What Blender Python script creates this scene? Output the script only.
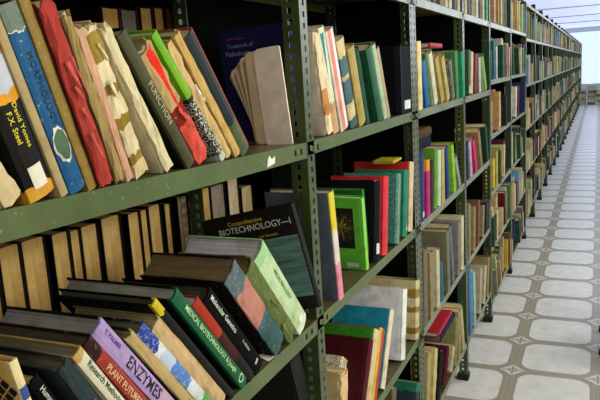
import bpy, bmesh, math, random
from mathutils import Vector, Matrix
R = math.radians
for o in list(bpy.data.objects): bpy.data.objects.remove(o)
SC = bpy.context.scene
COL = SC.collection

# ---------------------------------------------------------------- camera
cam_d = bpy.data.cameras.new('camera'); cam = bpy.data.objects.new('camera', cam_d); COL.objects.link(cam)
YAW, PITCH, ROLL = R(24.3767), R(10.4903), R(-3.4539)
F = Vector((-math.sin(YAW)*math.cos(PITCH), math.cos(YAW)*math.cos(PITCH), -math.sin(PITCH)))
RT = Vector((math.cos(YAW), math.sin(YAW), 0)); UP = RT.cross(F)
R2 = math.cos(ROLL)*RT + math.sin(ROLL)*UP; U2 = -math.sin(ROLL)*RT + math.cos(ROLL)*UP
cam.matrix_world = Matrix.Translation((0, 0, 1.5451)) @ Matrix((R2, U2, -F)).transposed().to_4x4()
cam_d.sensor_width = 36; cam_d.lens = 666.828*36/600; cam_d.clip_start = .02; cam_d.clip_end = 120
SC.camera = cam

# ---------------------------------------------------------------- world, lights, exposure
SC.view_settings.view_transform = 'Standard'; SC.view_settings.look = 'None'
SC.view_settings.gamma = 1; SC.view_settings.use_curve_mapping = False
SC.view_settings.exposure = 0.0
world = bpy.data.worlds.new('world'); SC.world = world; world.use_nodes = True
bg = world.node_tree.nodes['Background']; bg.inputs[0].default_value = (.75, .85, 1, 1); bg.inputs[1].default_value = .05

def area(name, loc, direction, sx, sy, power, col):
    d = bpy.data.lights.new(name, 'AREA'); d.shape = 'RECTANGLE'; d.size = sx; d.size_y = sy; d.energy = power; d.color = col
    o = bpy.data.objects.new(name, d); COL.objects.link(o); o.location = loc
    o.rotation_euler = Vector(direction).to_track_quat('-Z', 'Y').to_euler()
    return o
area('window_daylight_near', (2.4, 1.5, 1.95), (-1, -.02, -.2), 2.0, 1.0, 60, (1, .95, .84))
area('fill_light_behind', (1.1, -1.7, 2.1), (-.55, 1, -.3), 1.6, .9, 26, (1, .96, .88))  # soft fill added behind the camera, no window known there
area('ceiling_light_near', (.95, 1.6, 2.8), (-.55, 0, -1), .6, 2.6, 50, (1, .95, .84))
area('ceiling_light_middle', (1.1, 4.8, 2.8), (-.5, 0, -1), .8, 3.4, 95, (.97, .98, .94))
for k in range(4):
    area('window_daylight', (2.4, 7.8+5*k, 2.35), (-1, 0, -.5), 3, .9, 70, (.88, .94, 1))

# ---------------------------------------------------------------- helpers
def lin(h):
    v = [int(h[i:i+2], 16)/255 for i in (0, 2, 4)]
    return tuple((c/12.92 if c <= .04045 else ((c+.055)/1.055)**2.4) for c in v) + (1,)
def new_mat(name):
    m = bpy.data.materials.new(name); m.use_nodes = True; nt = m.node_tree
    return m, nt, nt.nodes['Principled BSDF']
def N(nt, typ, **kw):
    n = nt.nodes.new(typ)
    for k, v in kw.items(): setattr(n, k, v)
    return n
def math_n(nt, op, a, b=None, c=None, clamp=False):
    n = N(nt, 'ShaderNodeMath', operation=op, use_clamp=clamp)
    for i, v in enumerate((a, b, c)):
        if v is None: continue
        if isinstance(v, (int, float)): n.inputs[i].default_value = v
        else: nt.links.new(v, n.inputs[i])
    return n.outputs[0]
def mix(nt, fac, a, b, blend='MIX'):
    n = N(nt, 'ShaderNodeMix', data_type='RGBA', blend_type=blend)
    for idx, v in ((0, fac), (6, a), (7, b)):
        if isinstance(v, (int, float)): n.inputs[idx].default_value = v
        elif isinstance(v, tuple): n.inputs[idx].default_value = v
        else: nt.links.new(v, n.inputs[idx])
    return n.outputs[2]
def noise(nt, vec, scale, detail=3, rough=.55):
    n = N(nt, 'ShaderNodeTexNoise'); n.inputs['Scale'].default_value = scale
    n.inputs['Detail'].default_value = detail; n.inputs['Roughness'].default_value = rough
    if vec is not None: nt.links.new(vec, n.inputs['Vector'])
    return n.outputs['Fac']
def ramp(nt, fac, stops, interp='LINEAR'):
    n = N(nt, 'ShaderNodeValToRGB'); cr = n.color_ramp; cr.interpolation = interp
    stops = sorted(stops)
    cr.elements[0].position = stops[0][0]; cr.elements[0].color = stops[0][1]
    if len(stops) == 1: cr.elements.remove(cr.elements[1])
    else:
        cr.elements[1].position = stops[1][0]; cr.elements[1].color = stops[1][1]
        for p, c in stops[2:]:
            e = cr.elements.new(p); e.color = c
    nt.links.new(fac, n.inputs[0]); return n.outputs[0]
def bump(nt, bs, h, strength, dist=.001):
    b = N(nt, 'ShaderNodeBump'); b.inputs['Strength'].default_value = strength; b.inputs['Distance'].default_value = dist
    nt.links.new(h, b.inputs['Height']); nt.links.new(b.outputs[0], bs.inputs['Normal'])
MC = {}
def plain(name, hexc, rough=.6, spec=.3, var=.15, scale=30, metallic=0):
    key = (name, hexc, rough)
    if key in MC: return MC[key]
    m, nt, bs = new_mat(name); tc = N(nt, 'ShaderNodeTexCoord')
    n = noise(nt, tc.outputs['Object'], scale)
    c = lin(hexc); d = tuple(x*(1-var*1.6) for x in c[:3])+(1,); l = tuple(min(1, x*(1+var)) for x in c[:3])+(1,)
    nt.links.new(ramp(nt, n, [(.3, d), (.7, l)]), bs.inputs['Base Color'])
    bs.inputs['Roughness'].default_value = rough; bs.inputs['Specular IOR Level'].default_value = spec; bs.inputs['Metallic'].default_value = metallic
    MC[key] = m; return m
def cover_mat(st, col=None):
    key = repr({k: st.get(k) for k in ('c', 'bands', 'board', 'wear', 'ystripes', 'stripe', 'speck', 'stripeY')})
    if key in MC: return MC[key]
    m, nt, bs = new_mat('book_cover'); tc = N(nt, 'ShaderNodeTexCoord')
    sep = N(nt, 'ShaderNodeSeparateXYZ'); nt.links.new(tc.outputs['Generated'], sep.inputs[0])
    gx, gy, gz = sep.outputs
    nb = noise(nt, tc.outputs['Object'], 70, 4)
    off = math_n(nt, 'MULTIPLY', math_n(nt, 'SUBTRACT', nb, .5), .09)
    z2 = math_n(nt, 'ADD', gz, off)
    base = lin(st['c'])
    if st.get('bands'): colr = ramp(nt, z2, [(p, lin(h)) for p, h in st['bands']], 'CONSTANT')
    elif st.get('ystripes'): colr = ramp(nt, gy, [(p, lin(h)) for p, h in st['ystripes']], 'CONSTANT')
    else:
        n = N(nt, 'ShaderNodeRGB'); n.outputs[0].default_value = base; colr = n.outputs[0]
    if st.get('stripe'):
        for yc, z0, z1, h in st['stripe']:
            wdt = math_n(nt, 'MULTIPLY', math_n(nt, 'SUBTRACT', z2, z0), .42)
            a = math_n(nt, 'LESS_THAN', math_n(nt, 'ABSOLUTE', math_n(nt, 'SUBTRACT', gy, yc)), wdt)
            b = math_n(nt, 'MULTIPLY', a, math_n(nt, 'LESS_THAN', z2, z1))
            colr = mix(nt, b, colr, lin(h))
    if st.get('stripeY'): colr = mix(nt, math_n(nt, 'GREATER_THAN', gy, .84), colr, lin(st['stripeY']))
    if st.get('speck'):
        v = noise(nt, tc.outputs['Object'], 260, 2)
        lo = math_n(nt, 'LESS_THAN', gz, .5 if st['speck'] == 1 else 2)
        s = math_n(nt, 'MULTIPLY', math_n(nt, 'GREATER_THAN', v, .52), lo)
        colr = mix(nt, s, colr, lin('b8bcb0' if st['speck'] == 1 else '8a8a7c'))
    if st.get('board'):
        colr = mix(nt, math_n(nt, 'LESS_THAN', gx, .955), colr, lin(st['board']))
    big = noise(nt, tc.outputs['Object'], 22, 5, .65)
    colr = mix(nt, 1.0, colr, ramp(nt, big, [(.25, (.55, .52, .46, 1)), (.5, (.92, .92, .92, 1)), (.8, (1.15, 1.12, 1.06, 1))]), 'MULTIPLY')
    w = st.get('wear', 0)
    fine = noise(nt, tc.outputs['Object'], 160, 5, .7)
    th = {0: .75, 1: .63, 2: .56}[w]
    colr = mix(nt, math_n(nt, 'MULTIPLY', math_n(nt, 'GREATER_THAN', fine, th), .45), colr, lin('b8b096'))
    nt.links.new(colr, bs.inputs['Base Color'])
    bs.inputs['Roughness'].default_value = .5 if not st.get('tat') else .8
    bs.inputs['Specular IOR Level'].default_value = .14 if not st.get('tat') else .08
    bump(nt, bs, fine, .25, .0006 if not st.get('tat') else .002)
    MC[key] = m; return m
def page_mat(h='d0bd90'):
    key = ('page', h)
    if key in MC: return MC[key]
    m, nt, bs = new_mat('paper_edges'); tc = N(nt, 'ShaderNodeTexCoord')
    mp = N(nt, 'ShaderNodeMapping'); mp.inputs['Scale'].default_value = (3, 420, 3); nt.links.new(tc.outputs['Object'], mp.inputs[0])
    n = noise(nt, mp.outputs[0], 1, 3, .6)
    b = noise(nt, tc.outputs['Object'], 30, 4)
    c = lin(h)
    col = ramp(nt, n, [(.3, tuple(x*.55 for x in c[:3])+(1,)), (.5, c), (.75, tuple(min(1, x*1.15) for x in c[:3])+(1,))])
    col = mix(nt, 1.0, col, ramp(nt, b, [(.3, (.75, .68, .55, 1)), (.6, (1, 1, 1, 1))]), 'MULTIPLY')
    nt.links.new(col, bs.inputs['Base Color']); bs.inputs['Roughness'].default_value = .85
    bs.inputs['Specular IOR Level'].default_value = .15
    bump(nt, bs, n, .5, .001); MC[key] = m; return m

def mk(name, bm, mats, parent=None, smooth=False):
    me = bpy.data.meshes.new(name); bm.to_mesh(me); bm.free()
    for m in (mats if isinstance(mats, (list, tuple)) else [mats]): me.materials.append(m)
    if smooth:
        for p in me.polygons: p.use_smooth = True
    o = bpy.data.objects.new(name, me); COL.objects.link(o)
    if parent: o.parent = parent
    return o
def empty(name, loc, rot=(0, 0, 0)):
    o = bpy.data.objects.new(name, None); COL.objects.link(o); o.location = loc; o.rotation_euler = rot; o.empty_display_size = .05; return o
def tag(o, label, cat, group=None, kind=None):
    o['label'] = label; o['category'] = cat
    if group: o['group'] = group
    if kind: o['kind'] = kind
def bx(bm, x0, x1, y0, y1, z0, z1, mi=0):
    vs = [bm.verts.new(p) for p in ((x0,y0,z0),(x1,y0,z0),(x1,y1,z0),(x0,y1,z0),(x0,y0,z1),(x1,y0,z1),(x1,y1,z1),(x0,y1,z1))]
    fs = [(0,3,2,1),(4,5,6,7),(0,1,5,4),(1,2,6,5),(2,3,7,6),(3,0,4,7)]
    out = []
    for f in fs:
        g = bm.faces.new([vs[i] for i in f]); g.material_index = mi; out.append(g)
    return vs, out
def cyl(bm, p0, p1, r, n=12):
    p0, p1 = Vector(p0), Vector(p1); d = (p1-p0).normalized()
    a = d.orthogonal().normalized(); b = d.cross(a)
    A = [bm.verts.new(p0+r*(math.cos(2*math.pi*k/n)*a+math.sin(2*math.pi*k/n)*b)) for k in range(n)]
    B = [bm.verts.new(p1+r*(math.cos(2*math.pi*k/n)*a+math.sin(2*math.pi*k/n)*b)) for k in range(n)]
    for k in range(n): bm.faces.new([A[k], A[(k+1) % n], B[(k+1) % n], B[k]])
    bm.faces.new(A[::-1]); bm.faces.new(B)

# book table: name, front x, y, z, lean, thickness, height, width, looks
BOOKS = [
('cream', -0.565, 0.5164, 1.433, 0.5816, 0.0285, 0.1162, 0.2, {'c': 'cdbb90', 'tat': 1, 'pc': 'd8c79c', 'label': 'pale cream book fallen lowest at the far left end of the top shelf in view'}),
('black_yellow', -0.565, 0.5573, 1.4307, 0.313, 0.041, 0.2096, 0.2, {'c': '0a0a08', 'bands': [(0, 'c9962c'), (0.07, '0a0a08'), (0.52, 'e09a20'), (0.58, 'b9c2cc'), (0.74, 'b9c2cc'), (0.76, 'c0762c'), (0.9, 'd8b070')], 'txt': [('David Yomes', 0.4, 0.0095, 'd8d02a', 0.005), ('F.X. Steel', 0.4, 0.0095, 'd8d02a', -0.006)], 'stick': [(0.12, 0.026, 0.02, 'd8d4c4')], 'label': 'black spined textbook with yellow lettering and white and orange bands above it'}),
('tan', -0.565, 0.5877, 1.4255, 0.3185, 0.0122, 0.221, 0.19, {'c': 'a8966a', 'pb': 1, 'label': 'tan worn book squeezed between the black lettered one and the blue one'}),
('blue', -0.565, 0.6122, 1.4272, 0.323, 0.028, 0.2233, 0.18, {'c': '175585', 'board': '15181a', 'bands': [(0, '175585'), (0.86, 'd4d4c4'), (0.87, '6a7a6c'), (1, '6a7a6c')], 'wear': 1, 'txt': [('MORPHOLOGY', 0.57, 0.0125, '12304c', 0.001)], 'patch': [(0.27, 0.034, 0.02, '4f6a50', 'd4d4c4')], 'label': 'blue spined book reading MORPHOLOGY with a grey top and green oval patch'}),
('ochre', -0.565, 0.6366, 1.4247, 0.3173, 0.016, 0.2337, 0.19, {'c': '8d7538', 'wear': 1, 'label': 'mottled ochre book between the blue one and the red cloth one'}),
('red', -0.555, 0.6561, 1.4253, 0.3055, 0.0239, 0.2324, 0.19, {'c': 'a63e34', 'board': '4c1614', 'tat': 2, 'flaps': 5, 'fc': 'c4554a', 'label': 'torn red cloth book with its spine hanging in strips over the shelf edge'}),
('brown', -0.565, 0.6932, 1.4231, 0.31, 0.0145, 0.2263, 0.19, {'c': 'a08a58', 'board': '5a4426', 'tat': 2, 'pb': 1, 'label': 'brown book with loose frayed edges right of the torn red cloth one'}),
('pinkish', -0.565, 0.7112, 1.4225, 0.3265, 0.0138, 0.2101, 0.17, {'c': 'c89c80', 'tat': 1, 'pb': 1, 'label': 'thin pinkish cream book left of the ochre patched spine'}),
('patched', -0.565, 0.7402, 1.4247, 0.3657, 0.0284, 0.2162, 0.18, {'c': 'd9cda4', 'bands': [(0, 'cbb98a'), (0.1, '8a7636'), (0.16, 'd9cda4'), (0.34, '8a742c'), (0.42, 'd9cda4'), (0.55, '8a742c'), (0.62, 'd9cda4'), (0.76, '9a8238'), (0.93, 'd9cda4')], 'tat': 2, 'wear': 1, 'flaps': 2, 'fc': 'd9cda4', 'label': 'tattered cream spine with ochre patches where the covering is gone'}),
('creamy', -0.565, 0.8039, 1.423, 0.5098, 0.0191, 0.2317, 0.18, {'c': 'd6cba2', 'tat': 2, 'label': 'ragged cream book leaning against the dark olive FUNCTION book'}),
('olive', -0.565, 0.858, 1.4231, 0.6104, 0.0225, 0.2349, 0.19, {'c': '43452a', 'board': '0c0e0a', 'txt': [('FUNCTION', 0.5, 0.0145, 'a8a27a', 0)], 'label': 'dark olive hardback with pale lettering reading FUNCTION'}),
('redcream', -0.565, 0.9004, 1.4263, 0.6448, 0.0362, 0.2199, 0.16, {'c': 'c94334', 'bands': [(0, 'cf5140'), (0.33, 'cf5140'), (0.36, '7d2318'), (0.5, 'b39a68'), (1, 'c6b98c')], 'tat': 2, 'wear': 1, 'flaps': 2, 'fc': 'cf5140', 'stripe': [(0.55, 0.35, 0.95, 'd8301c')], 'label': 'book with a torn red lower spine and cream upper spine marked by a red wedge'}),
('lime', -0.565, 0.9544, 1.4194, 0.6849, 0.0162, 0.2554, 0.15, {'c': '6fb021', 'bands': [(0, 'b8bfae'), (0.04, '23261f'), (0.5, '23261f'), (0.53, '6aa81c')], 'speck': 1, 'label': 'thin bright lime green book with a speckled black and white lower spine'}),
('beige', -0.565, 0.9777, 1.42, 0.6868, 0.0199, 0.2385, 0.15, {'c': 'c9ac74', 'tat': 2, 'flaps': 1, 'fc': 'e2dccb', 'label': 'frayed beige book with a loose white slip right of the lime green one'}),
('olivetall', -0.565, 1.0068, 1.4188, 0.668, 0.0186, 0.2552, 0.2, {'c': 'c0a060', 'board': '5d6330', 'tat': 1, 'label': 'tall book with olive boards and ochre spine standing above its neighbours'}),
('darkslate', -0.565, 1.0351, 1.4225, 0.6615, 0.0332, 0.249, 0.18, {'c': '1e2826', 'bands': [(0, '4c5838'), (0.27, '1c2a29'), (1, '3a4a3c')], 'stripeY': 'a33a3c', 'label': 'dark slate hardback with a green grey foot and red side edge'}),
('checker', -0.565, 0.5359, 1.0067, 0.2032, 0.0115, 0.2639, 0.14, {'c': 'd9c88e', 'board': 'c9a45a', 'bands': [(0, 'cf9a3a'), (0.55, 'e0d09a'), (1, 'e6dcc0')], 'stick': [(0.84, 0.016, 0.012, '3a4a8a')], 'lattice': 1, 'label': 'cream and orange paperback with a black lattice square at the lower left corner'}),
('blacktext', -0.565, 0.6263, 1.0092, 0.4926, 0.0156, 0.2564, 0.15, {'c': '070708', 'txt': [('Human Anatomy', 0.8, 0.01, 'c8c8c0', 0)], 'tat': 1, 'label': 'black book with white lettering right of the lattice paperback'}),
('slate', -0.565, 0.6773, 1.0109, 0.5193, 0.0218, 0.2547, 0.17, {'c': '2e3a3c', 'tat': 1, 'pc': '55523e', 'txt': [('Neuron', 0.62, 0.012, '8a9a98', 0.0)], 'label': 'dark slate book with a dusty page block left of Research Methods'}),
('white', -0.565, 0.7203, 1.0105, 0.5714, 0.0186, 0.2685, 0.18, {'c': 'cfcab0', 'bands': [(0, 'c8583c'), (0.42, 'c8583c'), (0.44, 'cfcab0'), (0.93, 'cfcab0'), (0.95, 'b89a5a')], 'txt': [('Research Methods', 0.74, 0.012, '1d4a38', 0.002)], 'pc': '7a7460', 'label': 'off-white paperback with green lettering Research Methods'}),
('plant', -0.565, 0.758, 1.0113, 0.6176, 0.0201, 0.2837, 0.18, {'c': '93352a', 'wear': 1, 'bands': [(0, '93352a'), (0.85, '93352a'), (0.88, '2a0f10')], 'txt': [('PLANT FUTURES', 0.64, 0.013, 'd8b890', -0.003)], 'pc': '4a4438', 'label': 'brick red book lettered PLANT left of the purple ENZYMES book'}),
('enzymes', -0.565, 0.7927, 1.0139, 0.6398, 0.0282, 0.2986, 0.17, {'c': '8d78b4', 'board': '121218', 'bands': [(0, 'b79ab0'), (0.4, 'a78fc0'), (1, '7c6cc0')], 'txt': [('ENZYMES', 0.56, 0.0235, '1a1426', -0.001), ('T. PALMER', 0.88, 0.009, '4a3f80', 0.003)], 'pc': '8c8c8c', 'label': 'purple spined hardback with large black lettering ENZYMES'}),
('tanpaper', -0.565, 0.834, 1.011, 0.6582, 0.0179, 0.266, 0.17, {'c': 'b09a68', 'board': '2a2414', 'tat': 1, 'pc': '7d7254', 'label': 'tan paperback with a dark board between ENZYMES and the blue sky spine'}),
('sky', -0.565, 0.8604, 1.0123, 0.6694, 0.0221, 0.2643, 0.18, {'c': '3a6ab0', 'board': '0f1422', 'bands': [(0, '3c9a3c'), (0.16, '3c9a3c'), (0.2, 'cfd6dc'), (0.38, '4a7cc0'), (0.6, 'b0c4dc'), (0.74, 'd8dce0'), (0.8, '1f3f9c'), (1, '2444a0')], 'wear': 2, 'pc': '6e6c58', 'label': 'blue and white spine like a cloudy sky with a green foot'}),
('tanbig', -0.565, 0.8913, 1.014, 0.6753, 0.0271, 0.2581, 0.16, {'c': 'c0a578', 'board': '8c7c5c', 'tat': 1, 'label': 'buff paperback with a curled pale cover left of the long green spine'}),
('yellowcorner', -0.565, 0.9209, 1.0099, 0.6775, 0.0141, 0.3026, 0.18, {'c': '0d0f0c', 'board': '0d0f0c', 'bands': [(0, '0d0f0c'), (0.88, '0d0f0c'), (0.9, 'c9b41c')], 'pc': '45463c', 'label': 'black book with a yellow top corner directly under the long green one'}),
('green', -0.565, 0.9644, 1.0129, 0.676, 0.0237, 0.2922, 0.215, {'c': '135a38', 'board': '0c120c', 'txt': [('MEDICAL BIOTECHNOLOGY & Joseph', 0.52, 0.0125, 'b9d8a0', 0)], 'ring': 1, 'pc': '9a9a90', 'label': 'long green spine with pale capital lettering and white page block on top'}),
('redblack', -0.565, 0.9922, 1.0117, 0.6706, 0.02, 0.2552, 0.15, {'c': '8c2a18', 'bands': [(0, '140c0c'), (0.3, '3a1210'), (0.6, '9a2f1a'), (1, 'c04424')], 'pc': 'c8c4bc', 'label': 'thin orange red book between the green spine and Molecular Genetics'}),
('genetics', -0.565, 1.0252, 1.0164, 0.6782, 0.0346, 0.2496, 0.18, {'c': '070708', 'txt': [('Molecular Genetics', 0.74, 0.014, 'c4d4c0', 0.002), ('Freifelder', 0.32, 0.009, 'a8a8a8', 0.002)], 'stick': [(0.1, 0.006, 0.012, 'b0b0b8')], 'pc': '3c3a30', 'label': 'black spine with white lettering Molecular Genetics'}),
('bluegrey', -0.565, 1.1186, 1.0221, 0.6914, 0.052, 0.2687, 0.18, {'c': '4c6068', 'board': '14140f', 'bands': [(0, '3c5a5c'), (0.35, '46626a'), (0.4, 'b07a6c'), (0.75, 'b07a6c'), (0.78, '5a6a70')], 'tat': 1, 'wear': 1, 'pc': '6c5c40', 'label': 'scuffed blue grey spine with a faded pink label panel'}),
('mossy', -0.565, 1.1792, 1.0175, 0.693, 0.0376, 0.2642, 0.16, {'c': '5c6a3c', 'tat': 2, 'wear': 1, 'flaps': 2, 'fc': '7a7a48', 'pc': '5a4a2c', 'label': 'tattered moss green book beside the pale green MICROBIOLOGY one'}),
('micro', -0.565, 1.2329, 1.0221, 0.6926, 0.052, 0.2749, 0.17, {'c': 'a6c894', 'bands': [(0, 'd0dcc0'), (0.06, 'b4cfa0'), (0.9, '98c48c'), (1, 'b0d090')], 'txt': [('MICROBIOLOGY', 0.55, 0.014, '4c8050', 0.004)], 'stick': [(0.1, 0.02, 0.018, 'd8d8d8')], 'pc': 'b4b0bc', 'label': 'pale green MICROBIOLOGY book with a lavender white page block'}),
('creamboard', -0.565, 1.4532, 1.4093, 0.254, 0.0305, 0.2417, 0.2, {'c': 'd0b488', 'board': 'e4d8be', 'bands': [(0, 'e0d0b0'), (0.2, 'c08450'), (0.45, 'dccaa8'), (1, 'e0d4b8')], 'tat': 2, 'label': 'big cream board with a frayed orange brown spine just right of the nearest post'}),
('tealcream', -0.565, 1.4912, 1.4105, 0.2711, 0.0373, 0.2495, 0.16, {'c': 'cfd0b0', 'bands': [(0, 'c09a70'), (0.3, 'd0ceb0'), (0.5, 'cfd2b4')], 'stripe': [(0.3, 0.5, 0.95, '1f7f88')], 'label': 'cream spine with a teal wedge beside the frayed cream board'}),
('pinkstripe', -0.565, 1.5503, 1.4134, 0.3103, 0.052, 0.2463, 0.17, {'c': 'd8d4cc', 'ystripes': [(0, 'c8c4b8'), (0.15, 'd88078'), (0.45, 'dcdad6')], 'label': 'white book with a salmon pink stripe running down its spine'}),
('bluecream', -0.565, 1.6216, 1.4141, 0.3377, 0.052, 0.229, 0.18, {'c': '4a6a70', 'bands': [(0, '3f5a66'), (0.1, 'c8bc8c'), (0.28, '48646c'), (0.55, 'b8a878'), (0.6, '4a6a70'), (0.8, 'c8bc8c')], 'tat': 1, 'wear': 1, 'label': 'mottled blue and cream spine right of the pink striped one'}),
('ochretwo', -0.565, 1.6896, 1.4142, 0.342, 0.052, 0.2096, 0.17, {'c': 'a08e4c', 'wear': 1, 'label': 'ochre hardback left of the green group in the second bay'}),
('tornedge', -0.565, 1.7326, 1.4096, 0.3356, 0.0246, 0.2118, 0.17, {'c': '2a5040', 'tat': 1, 'pb': 1, 'label': 'thin dark green book with a torn white edge right of the ochre one'}),
('greenbig', -0.565, 1.8527, 1.4162, 0.426, 0.052, 0.2166, 0.18, {'c': '22543c', 'label': 'thick green hardback standing near the right of the second bay'}),
('palegreen', -0.565, 1.8992, 1.4119, 0.427, 0.0307, 0.2291, 0.16, {'c': '9ab894', 'label': 'slim pale green spine tight against the thick green hardback'}),
('beigedark', -0.565, 1.9312, 1.4114, 0.4292, 0.0284, 0.2198, 0.16, {'c': 'a89474', 'board': '2a241c', 'label': 'slim beige book, last in the row before the black box file'}),
('boxfile', -0.565, 2.1237, 1.4095, -0.0691, 0.115, 0.2106, 0.22, {'c': '10141c', 'kind': 'box_file', 'stick': [(0.12, 0.035, 0.03, 'c8ccd4')], 'label': 'tall black box file with a small white label standing beside a post'}),
('greyyellow', -0.56, 1.4557, 1.0075, 0.1256, 0.0322, 0.2731, 0.17, {'c': 'c8a0a8', 'board': '58626e', 'bands': [(0, 'd88aa0'), (0.35, 'd0c8c0'), (0.62, 'd0c8a0'), (0.66, 'cfc23a'), (1, 'cfc23a')], 'label': 'grey book with a yellow and pink spine next to the nearest post'}),
('blackwhite', -0.565, 1.7586, 1.0104, -0.1877, 0.052, 0.2366, 0.19, {'c': '0c0e12', 'tat': 1.6, 'stick': [(0.17, 0.03, 0.028, 'c4ccd0')], 'label': 'black book with a white barcode label behind the green palm cover'}),
('redthin', -0.565, 1.8419, 1.0103, -0.1862, 0.052, 0.233, 0.17, {'c': 'c8323c', 'label': 'slim bright red spine right of the black book with the label'}),
('marbled', -0.565, 1.9754, 1.0109, -0.2105, 0.052, 0.2203, 0.18, {'c': '6c8272', 'ystripes': [(0, '2a7a6c'), (0.25, '6c8272')], 'wear': 2, 'label': 'grey green marbled spine with a teal side beside the slim red one'}),
('teal', -0.565, 2.0692, 1.0108, -0.2037, 0.052, 0.2171, 0.17, {'c': '1e7a62', 'stick': [(0.12, 0.014, 0.01, 'c8ccc8')], 'label': 'teal green spine left of the cream one with red boards'}),
('creamend', -0.565, 2.1424, 1.0106, -0.1967, 0.052, 0.2337, 0.2, {'c': 'c4b290', 'board': 'b42a24', 'label': 'cream spine with red boards against the double post beside the teal green book'}),
('newsprint', -0.62, 1.5165, 0.6193, -0.5654, 0.0516, 0.188, 0.13, {'fix': 1, 'c': 'd8d0b0', 'tat': 2, 'speck': 2, 'label': 'crumpled book covered in printed paper low beside the nearest post'}),
('beigecurl', -0.575, 1.4604, 0.61, -0.1786, 0.0502, 0.1919, 0.12, {'fix': 1, 'c': 'ccb080', 'tat': 2, 'label': 'curled beige book beside the one wrapped in printed paper'}),
('violet', -0.65, 1.7302, 0.6148, -0.556, 0.0353, 0.1505, 0.13, {'fix': 1, 'c': '3c3e6c', 'board': '44487c', 'label': 'faded violet blue book left of the maroon board'}),
('maroon', -0.565, 1.5683, 0.6157, -0.5563, 0.0385, 0.2245, 0.18, {'c': '4a0f18', 'board': '3e0c14', 'label': 'dark maroon board under the bright green one'}),
('greencream', -0.565, 1.6238, 0.6189, -0.5492, 0.0514, 0.2276, 0.19, {'c': 'c6b484', 'board': '2f7a1c', 'bands': [(0, 'c8b488'), (0.9, 'c6bc98')], 'wear': 1, 'label': 'bright green board with a cream spotted spine'}),
('redyellow', -0.565, 1.6844, 0.6181, -0.5387, 0.049, 0.2097, 0.18, {'c': 'a8342c', 'board': '6a5438', 'ystripes': [(0, 'c8a83a'), (0.25, 'b03a30')], 'label': 'red spine with a yellow side stripe and brown board'}),
('tealboard', -0.565, 1.7725, 0.6156, -0.5616, 0.038, 0.239, 0.19, {'c': 'cfc8ac', 'board': '1c7c94', 'label': 'teal blue board with a cream spine leaning in front of the white book'}),
('whitebig', -0.565, 2.0006, 0.6116, -0.2369, 0.052, 0.2315, 0.2, {'c': 'dadcdc', 'board': 'dcdee0', 'txt': [('BOTANY', 0.25, 0.012, '404448', 0)], 'label': 'large white book with small dark print near the foot of its spine'}),
('ochrepatch', -0.565, 2.1904, 0.6092, -0.144, 0.052, 0.2095, 0.2, {'c': 'c2b27c', 'bands': [(0, 'b8ae80'), (0.1, '8c6c28'), (0.2, 'c6b888'), (0.45, '927028'), (0.55, 'c8c09c'), (0.7, '94742c'), (0.85, 'c4b88a')], 'label': 'cream spine with ochre squares right of the large white book'}),
('slatebin', -0.565, 2.1034, 0.2144, -0.3512, 0.052, 0.2438, 0.22, {'c': '28343c', 'bands': [(0, '28343c'), (0.84, '28343c'), (0.86, '1f6a56')], 'label': 'slate blue book with a teal green head low in the second bay'}),
('glassy', -0.565, 1.8051, 0.2116, -0.2387, 0.052, 0.3622, 0.18, {'c': '5c5a44', 'label': 'olive grey book left of the slate blue one low in the second bay'}),
('charcoal', -0.6, 1.3622, 0.6137, 0.3217, 0.0517, 0.3437, 0.24, {'c': '1e201f', 'pc': '2c2c28', 'label': 'charcoal cloth book below the shelf left of the nearest post'}),
('darkteal', -0.62, 1.4123, 0.6079, 0.0966, 0.0499, 0.3187, 0.2, {'c': '17332c', 'label': 'dark teal book just behind the nearest post under the lower shelf'}),
('drab brown', -0.565, 2.4037, 1.7855, -0.0, 0.052, 0.2, 0.17, {'c': '4c4636', 'au': (0, 3)}),
('tan', -0.565, 2.4983, 1.7855, -0.0, 0.052, 0.22, 0.17, {'c': '7c6a4c', 'au': (0, 3)}),
('dark brown', -0.565, 2.5824, 1.7855, -0.0, 0.052, 0.24, 0.17, {'c': '3a3026', 'au': (0, 3)}),
('dusty brown', -0.565, 2.7093, 1.7855, -0.0, 0.052, 0.2, 0.17, {'c': '6a5a48', 'au': (0, 3)}),
('pale grey', -0.565, 2.8072, 1.7855, -0.0, 0.052, 0.22, 0.17, {'c': 'a8a288', 'au': (0, 3)}),
('cream', -0.565, 2.8904, 1.7855, -0.0, 0.052, 0.24, 0.17, {'c': 'b8b090', 'au': (0, 3)}),
('black', -0.565, 2.9782, 1.7855, -0.0, 0.052, 0.2, 0.17, {'c': '2a2c26', 'au': (0, 3)}),
('buff', -0.565, 3.071, 1.7855, -0.0, 0.052, 0.22, 0.17, {'c': 'a8a486', 'au': (0, 3)}),
('yellow cream', -0.565, 2.3326, 1.4059, 0.0156, 0.052, 0.2339, 0.17, {'c': 'd0c488', 'au': (1, 3)}),
('bright blue', -0.565, 2.4381, 1.4141, 0.3359, 0.052, 0.1702, 0.17, {'c': '1e5a9c', 'au': (1, 3)}),
('leaf green', -0.565, 2.4953, 1.4122, 0.3473, 0.0393, 0.2042, 0.17, {'c': '3c6a44', 'au': (1, 3)}),
('off-white', -0.565, 2.5811, 1.4166, 0.4404, 0.052, 0.2092, 0.17, {'c': 'c4c6a8', 'au': (1, 3)}),
('ochre', -0.565, 2.6991, 1.4191, 0.5498, 0.052, 0.2008, 0.17, {'c': 'a4924c', 'au': (1, 3)}),
('pale ochre', -0.565, 2.8119, 1.4189, 0.5435, 0.052, 0.2035, 0.17, {'c': 'b0a058', 'au': (1, 3)}),
('black and white', -0.565, 2.9172, 1.415, 0.3744, 0.052, 0.1749, 0.17, {'c': '3a3a30', 'speck': 2, 'au': (1, 3)}),
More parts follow.
